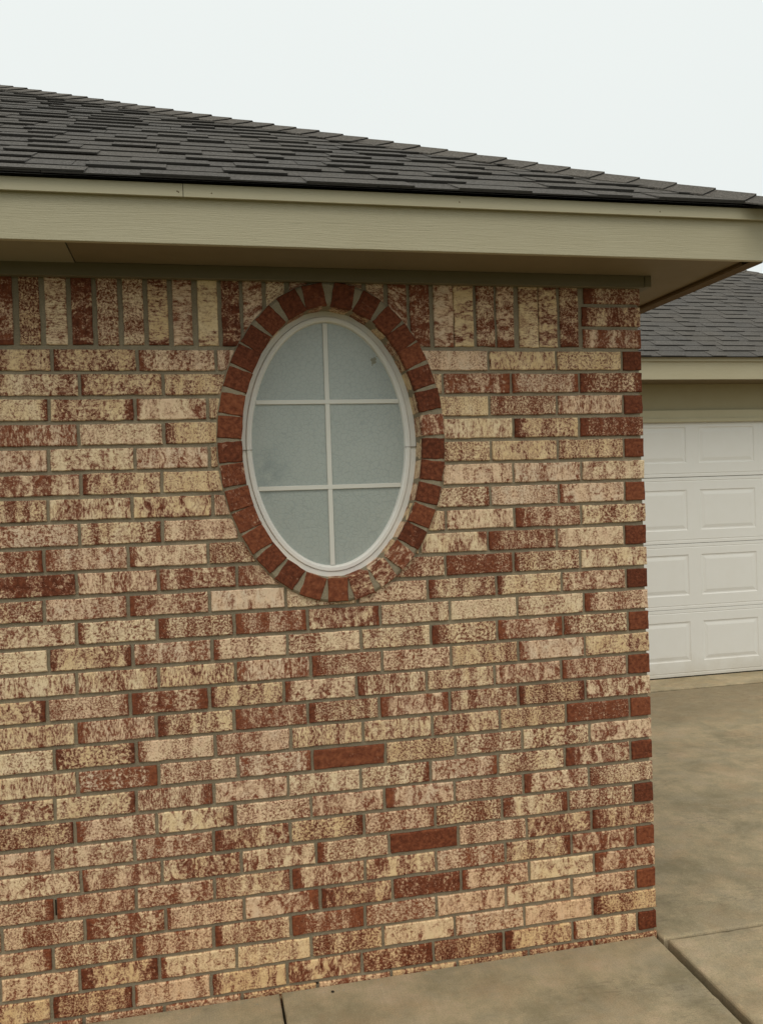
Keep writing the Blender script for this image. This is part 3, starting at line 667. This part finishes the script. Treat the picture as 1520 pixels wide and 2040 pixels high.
for xa, xb in ((0.02, DX0 - .05), (DX1 + .05, 7.35)):
    GB = Bricks()
    for k in range(0, 30):
        z1 = 2.36 - k * C; z0 = z1 - BH; x = xa - (.13 if k % 2 else 0)
        while x < xb:
            l0, l1 = max(x, xa), min(x + .247, xb)
            if l1 - l0 > .03 and z0 > -.05:
                GB.add(lambda u, v, d, l0=l0, z0=z0: (l0 + u - 2.2, 3.94 + d - GD, z0 + v), 3, 1, l1 - l0, BH, random.uniform(.42, .75), random.choice([0, 1]), 0, 0)
            x += .2575
    GB.done('brick_facing', gar)
# header, frieze and casing over the door
gp('header_board', M['header'], (0.0, 7.35, 3.935, 3.949, 2.34, 2.61))
gp('frieze_board', M['casing'], (0.0, 7.35, 3.905, 3.9345, 2.295, 2.366), .002)
gp('door_casing', M['casing'], (DX0 - .06, DX1 + .06, 3.893, 3.92, 2.262, 2.2945), .002)
for xa in (DX0 - .06, DX1):
    gp('door_jamb', M['casing'], (xa, xa + .06, 3.90, 3.925, 0.005, 2.2615), .002)
# overhead door: four sections of raised panels
door = empty('overhead_door', (DX0 - 2.2, 0, 0)); door.parent = gar
SEC = [(0.012, 0.6078), (0.6078, 1.1897), (1.1897, 1.7775), (1.7775, 2.29)]
PAN = [(.145, .4977), (.7312, 1.092), (1.3075, 1.6655), (1.9028, 2.2209)]
pitch = .6798; px0 = 2.7297 - 2 * pitch - DX0 + 0.0
PX = [(px0 + i * pitch, px0 + i * pitch + .556) for i in range(-0, 8) if px0 + i * pitch > -.01 and px0 + i * pitch + .556 < DX1 - DX0]
for si, ((z0, z1), (p0, p1)) in enumerate(zip(SEC, PAN)):
    m = MB(); y = 0.0; y1 = .045; xe_ = DX1 - DX0
    g = .0022 if si == 2 or si == 3 else .0012
    za, zb = z0 + g, z1 - g
    # skin with panel openings
    xs = [0.0]
    for a, b in PX: xs += [a, b]
    xs.append(xe_)
    # lip / rib lines near the section edges
    def strip(x0, x1, z0_, z1_, ya=0.0, yb=0.0): m.quad((x0, ya, z0_), (x1, ya, z0_), (x1, yb, z1_), (x0, yb, z1_))
    rb = .026
    strip(0, xe_, za, za + .003, .004, 0); strip(0, xe_, za + .003, za + rb, 0, 0); strip(0, xe_, za + rb, za + rb + .004, 0, .004); strip(0, xe_, za + rb + .004, za + rb + .010, .004, 0)
    strip(0, xe_, zb - rb - .010, zb - rb - .004, 0, .004); strip(0, xe_, zb - rb - .004, zb - rb, .004, 0); strip(0, xe_, zb - rb, zb - .003, 0, 0); strip(0, xe_, zb - .003, zb, 0, .004)
    lo_, hi_ = za + rb + .010, zb - rb - .010
    strip(0, xe_, lo_, p0); strip(0, xe_, p1, hi_)
    for j in range(0, len(xs), 2): strip(xs[j], xs[j + 1], p0, p1)
    for a, b in PX:
        rings = [(0, 0.0), (.008, .0055), (.018, .006), (.042, .0012), (.046, .0005)]
        pr = [[(a + o, y_, p0 + o), (b - o, y_, p0 + o), (b - o, y_, p1 - o), (a + o, y_, p1 - o)] for o, y_ in rings]
        for r0, r1 in zip(pr[:-1], pr[1:]):
            for q in range(4): m.quad(r0[q], r0[(q + 1) % 4], r1[(q + 1) % 4], r1[q])
        m.quad(*pr[-1])
    m.quad((0, .004, zb), (xe_, .004, zb), (xe_, y1, zb), (0, y1, zb)); m.quad((0, .004, za), (xe_, .004, za), (xe_, y1, za), (0, y1, za))
    m.quad((0, y1, za), (xe_, y1, za), (xe_, y1, zb), (0, y1, zb)); m.quad((0, 0, za), (0, y1, za), (0, y1, zb), (0, 0, zb)); m.quad((xe_, 0, za), (xe_, y1, za), (xe_, y1, zb), (xe_, 0, zb))
    m.build('door_section', M['door'], door)
m = MB(); m.box(0, DX1 - DX0, .006, .04, -.004, .0125); m.build('bottom_seal', M['rubber'], door)
# eave
GYF = 3.54; gzf = 2.5858
gf = gp('fascia', M['fascia'], (.25, 7.72, GYF - .01, GYF + .01, gzf, 2.765), .002)
gp('fascia_trim', M['trim'], (.26, 7.73, GYF - .028, GYF - .0105, 2.7335, 2.7725), .0015, gf)
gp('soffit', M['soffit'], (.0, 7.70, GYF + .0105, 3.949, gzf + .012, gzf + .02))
gp('side_fascia', M['fascia_y'], (7.70, 7.72, GYF + .0102, 10.0, gzf, 2.765), .002)
GR = empty('x'); bpy.data.objects.remove(GR)
gro = add_roof(gar, -3.2, 7.763, GYF - .06, 10.1        , 2.7650, [(7.763, GYF - .06, -1, 1), (7.763, 10.1, -1, -1)], skip_left=True)
gro.location = (-2.2, -GD, 0)

# ------------------------------------------------------------------ ground
def slab_mesh(name, mat, poly, z1, thick=.1, rough=0.0015, r=.008):
    """concrete slab with a rounded, slightly chipped arris; poly counter-clockwise"""
    pts = []
    for i in range(len(poly)):
        a, b = Vector(poly[i]), Vector(poly[(i + 1) % len(poly)]); n_ = max(1, int((b - a).length / .03)); n_ = min(n_, 220)
        for k in range(n_):
            p = a.lerp(b, k / n_)
            w = noise.noise(Vector((p.x * 25, p.y * 25, 1))) * rough + max(0, noise.noise(Vector((p.x * 60, p.y * 60, 7))) - .35) * rough * 4
            pts.append((p, w))
    m = MB(); c = sum((Vector(q) for q in poly), Vector((0, 0))) / len(poly); rings = []
    prof = [(r * 1.4, 0), (r * .8, -.0012), (r * .3, -.0042), (0, -r), (0, -thick)]
    nP = len(pts); nor = []
    for i in range(nP):
        a = pts[i - 1][0]; b = pts[(i + 1) % nP][0]; t = (b - a).normalized(); nor.append(Vector((-t.y, t.x)))
    for o, dz in prof: rings.append([m.vert((p.x + nor[i].x * (o + w), p.y + nor[i].y * (o + w), z1 + dz)) for i, (p, w) in enumerate(pts)])
    for r0, r1 in zip(rings[:-1], rings[1:]):
        for i in range(nP): m.face((r1[i], r1[(i + 1) % nP], r0[(i + 1) % nP], r0[i]))
    m.face(rings[0])
    return m.build(name, mat)
# expansion joint along the sidewalk's edge: x runs from -.012 at the corner to the left as it leaves the wall
def xj(y): return -.012 + .032 * y
sw1 = slab_mesh('sidewalk', M['conc2'], [(-1.4215, -.0005), (-1.4265, -1.3), (xj(-1.3) - .0, -1.3), (-.012, -.0005)], 0.0, r=.004, rough=.0028)
struct(sw1)
sw2 = slab_mesh('sidewalk', M['conc2'], [(-2.94, -.0005), (-2.94, -1.3), (-1.4345, -1.3), (-1.4295, -.0005)], 0.0); struct(sw2)
sw3 = slab_mesh('sidewalk', M['conc2'], [(-4.46, -.0005), (-4.46, -1.3), (-2.948, -1.3), (-2.948, -.0005)], 0.0); struct(sw3)
g_ = .035
dr1 = slab_mesh('driveway', M['conc'], [(.006, -.0345), (5.2, -.0345), (5.2, 3.53), (.006, 3.53)], .002, r=.009); struct(dr1)
dr2 = slab_mesh('driveway', M['conc'], [(xj(-4.0) + g_, -4.0), (5.2, -4.0), (5.2, -.045), (xj(-.045) + g_, -.045)], .002, r=.010, rough=.0028); struct(dr2)
dr3 = slab_mesh('driveway', M['conc'], [(5.208, -4.0), (9.5, -4.0), (9.5, 3.53), (5.208, 3.545)], .002, r=.009); struct(dr3)
ap = slab_mesh('garage_apron', M['conc3'], [(.006, 3.56), (7.6, 3.56), (7.6, 4.5), (.006, 4.5)], .004, r=.006); struct(ap)
# dirt and filler at the bottom of the joints
m = MB(); m.quad((-8, -8, -.055), (10, -8, -.055), (10, 6, -.055), (-8, 6, -.055)); jf = m.build('joint_dirt', M['filler']); struct(jf)
m = MB(); S = 900
for a, b, c_, d_ in ((-S, -8, -S, S), (10, S, -S, S), (-8, 10, -S, -8), (-8, 10, 6, S)): m.quad((a, c_, -.02), (b, c_, -.02), (b, d_, -.02), (a, d_, -.02))
gnd = m.build('ground', M['grass']); struct(gnd)
lw = slab_mesh('lawn', M['grass'], [(-7.9, -7.9), (-.3, -7.9), (-.3, -1.35), (-7.9, -1.35)], -.012, thick=.01, r=.004); struct(lw)

# ------------------------------------------------------------------ small things
def pebble(name, p, r, label):
    m = MB(); seg, rg_ = 9, 5; rows = []
    sd = random.uniform(0, 99)
    for i in range(rg_ + 1):
        th = math.pi * i / rg_; row = []
        for j in range(seg):
            ph = 2 * math.pi * j / seg; d = Vector((math.sin(th) * math.cos(ph), math.sin(th) * math.sin(ph), math.cos(th)))
            k = r * (1 + .3 * noise.noise(d * 1.7 + Vector((sd, 0, 0)))); row.append(m.vert((d.x * k, d.y * k * .8, d.z * k * .6 + r * .5)))
        rows.append(row)
    for i in range(rg_):
        for j in range(seg): m.face((rows[i][j], rows[i + 1][j], rows[i + 1][(j + 1) % seg], rows[i][(j + 1) % seg]))
    o = m.build(name, M['dark'], smooth=True); o.location = p; tag(o, label, 'pebble'); return o
PEB = (-1.252, -.048, 0.0)
pebble('pebble', PEB, .0055, 'tiny dark pebble lying on the concrete sidewalk below the oval window')

# crumbs of mortar and grit gathered along the foot of the wall
m = MB()
for i in range(150):
    x = random.uniform(-2.9, -.03); y = -.004 - abs(random.gauss(0, .022)); r_ = random.uniform(.0007, .0026)
    p = [(x + r_ * math.cos(a) * random.uniform(.6, 1.2), y + r_ * math.sin(a) * random.uniform(.6, 1.2)) for a in (0.3, 1.9, 3.4, 5.0)]
    m.hexa([(a, b, 0.0) for a, b in p], [(x + (a - x) * .6, y + (b - y) * .6, r_ * random.uniform(.6, 1.2)) for a, b in p])
cr = m.build('grit', M['mud']); tag(cr, 'crumbs of mortar and grit along the foot of the brick wall', 'grit'); cr['kind'] = 'stuff'
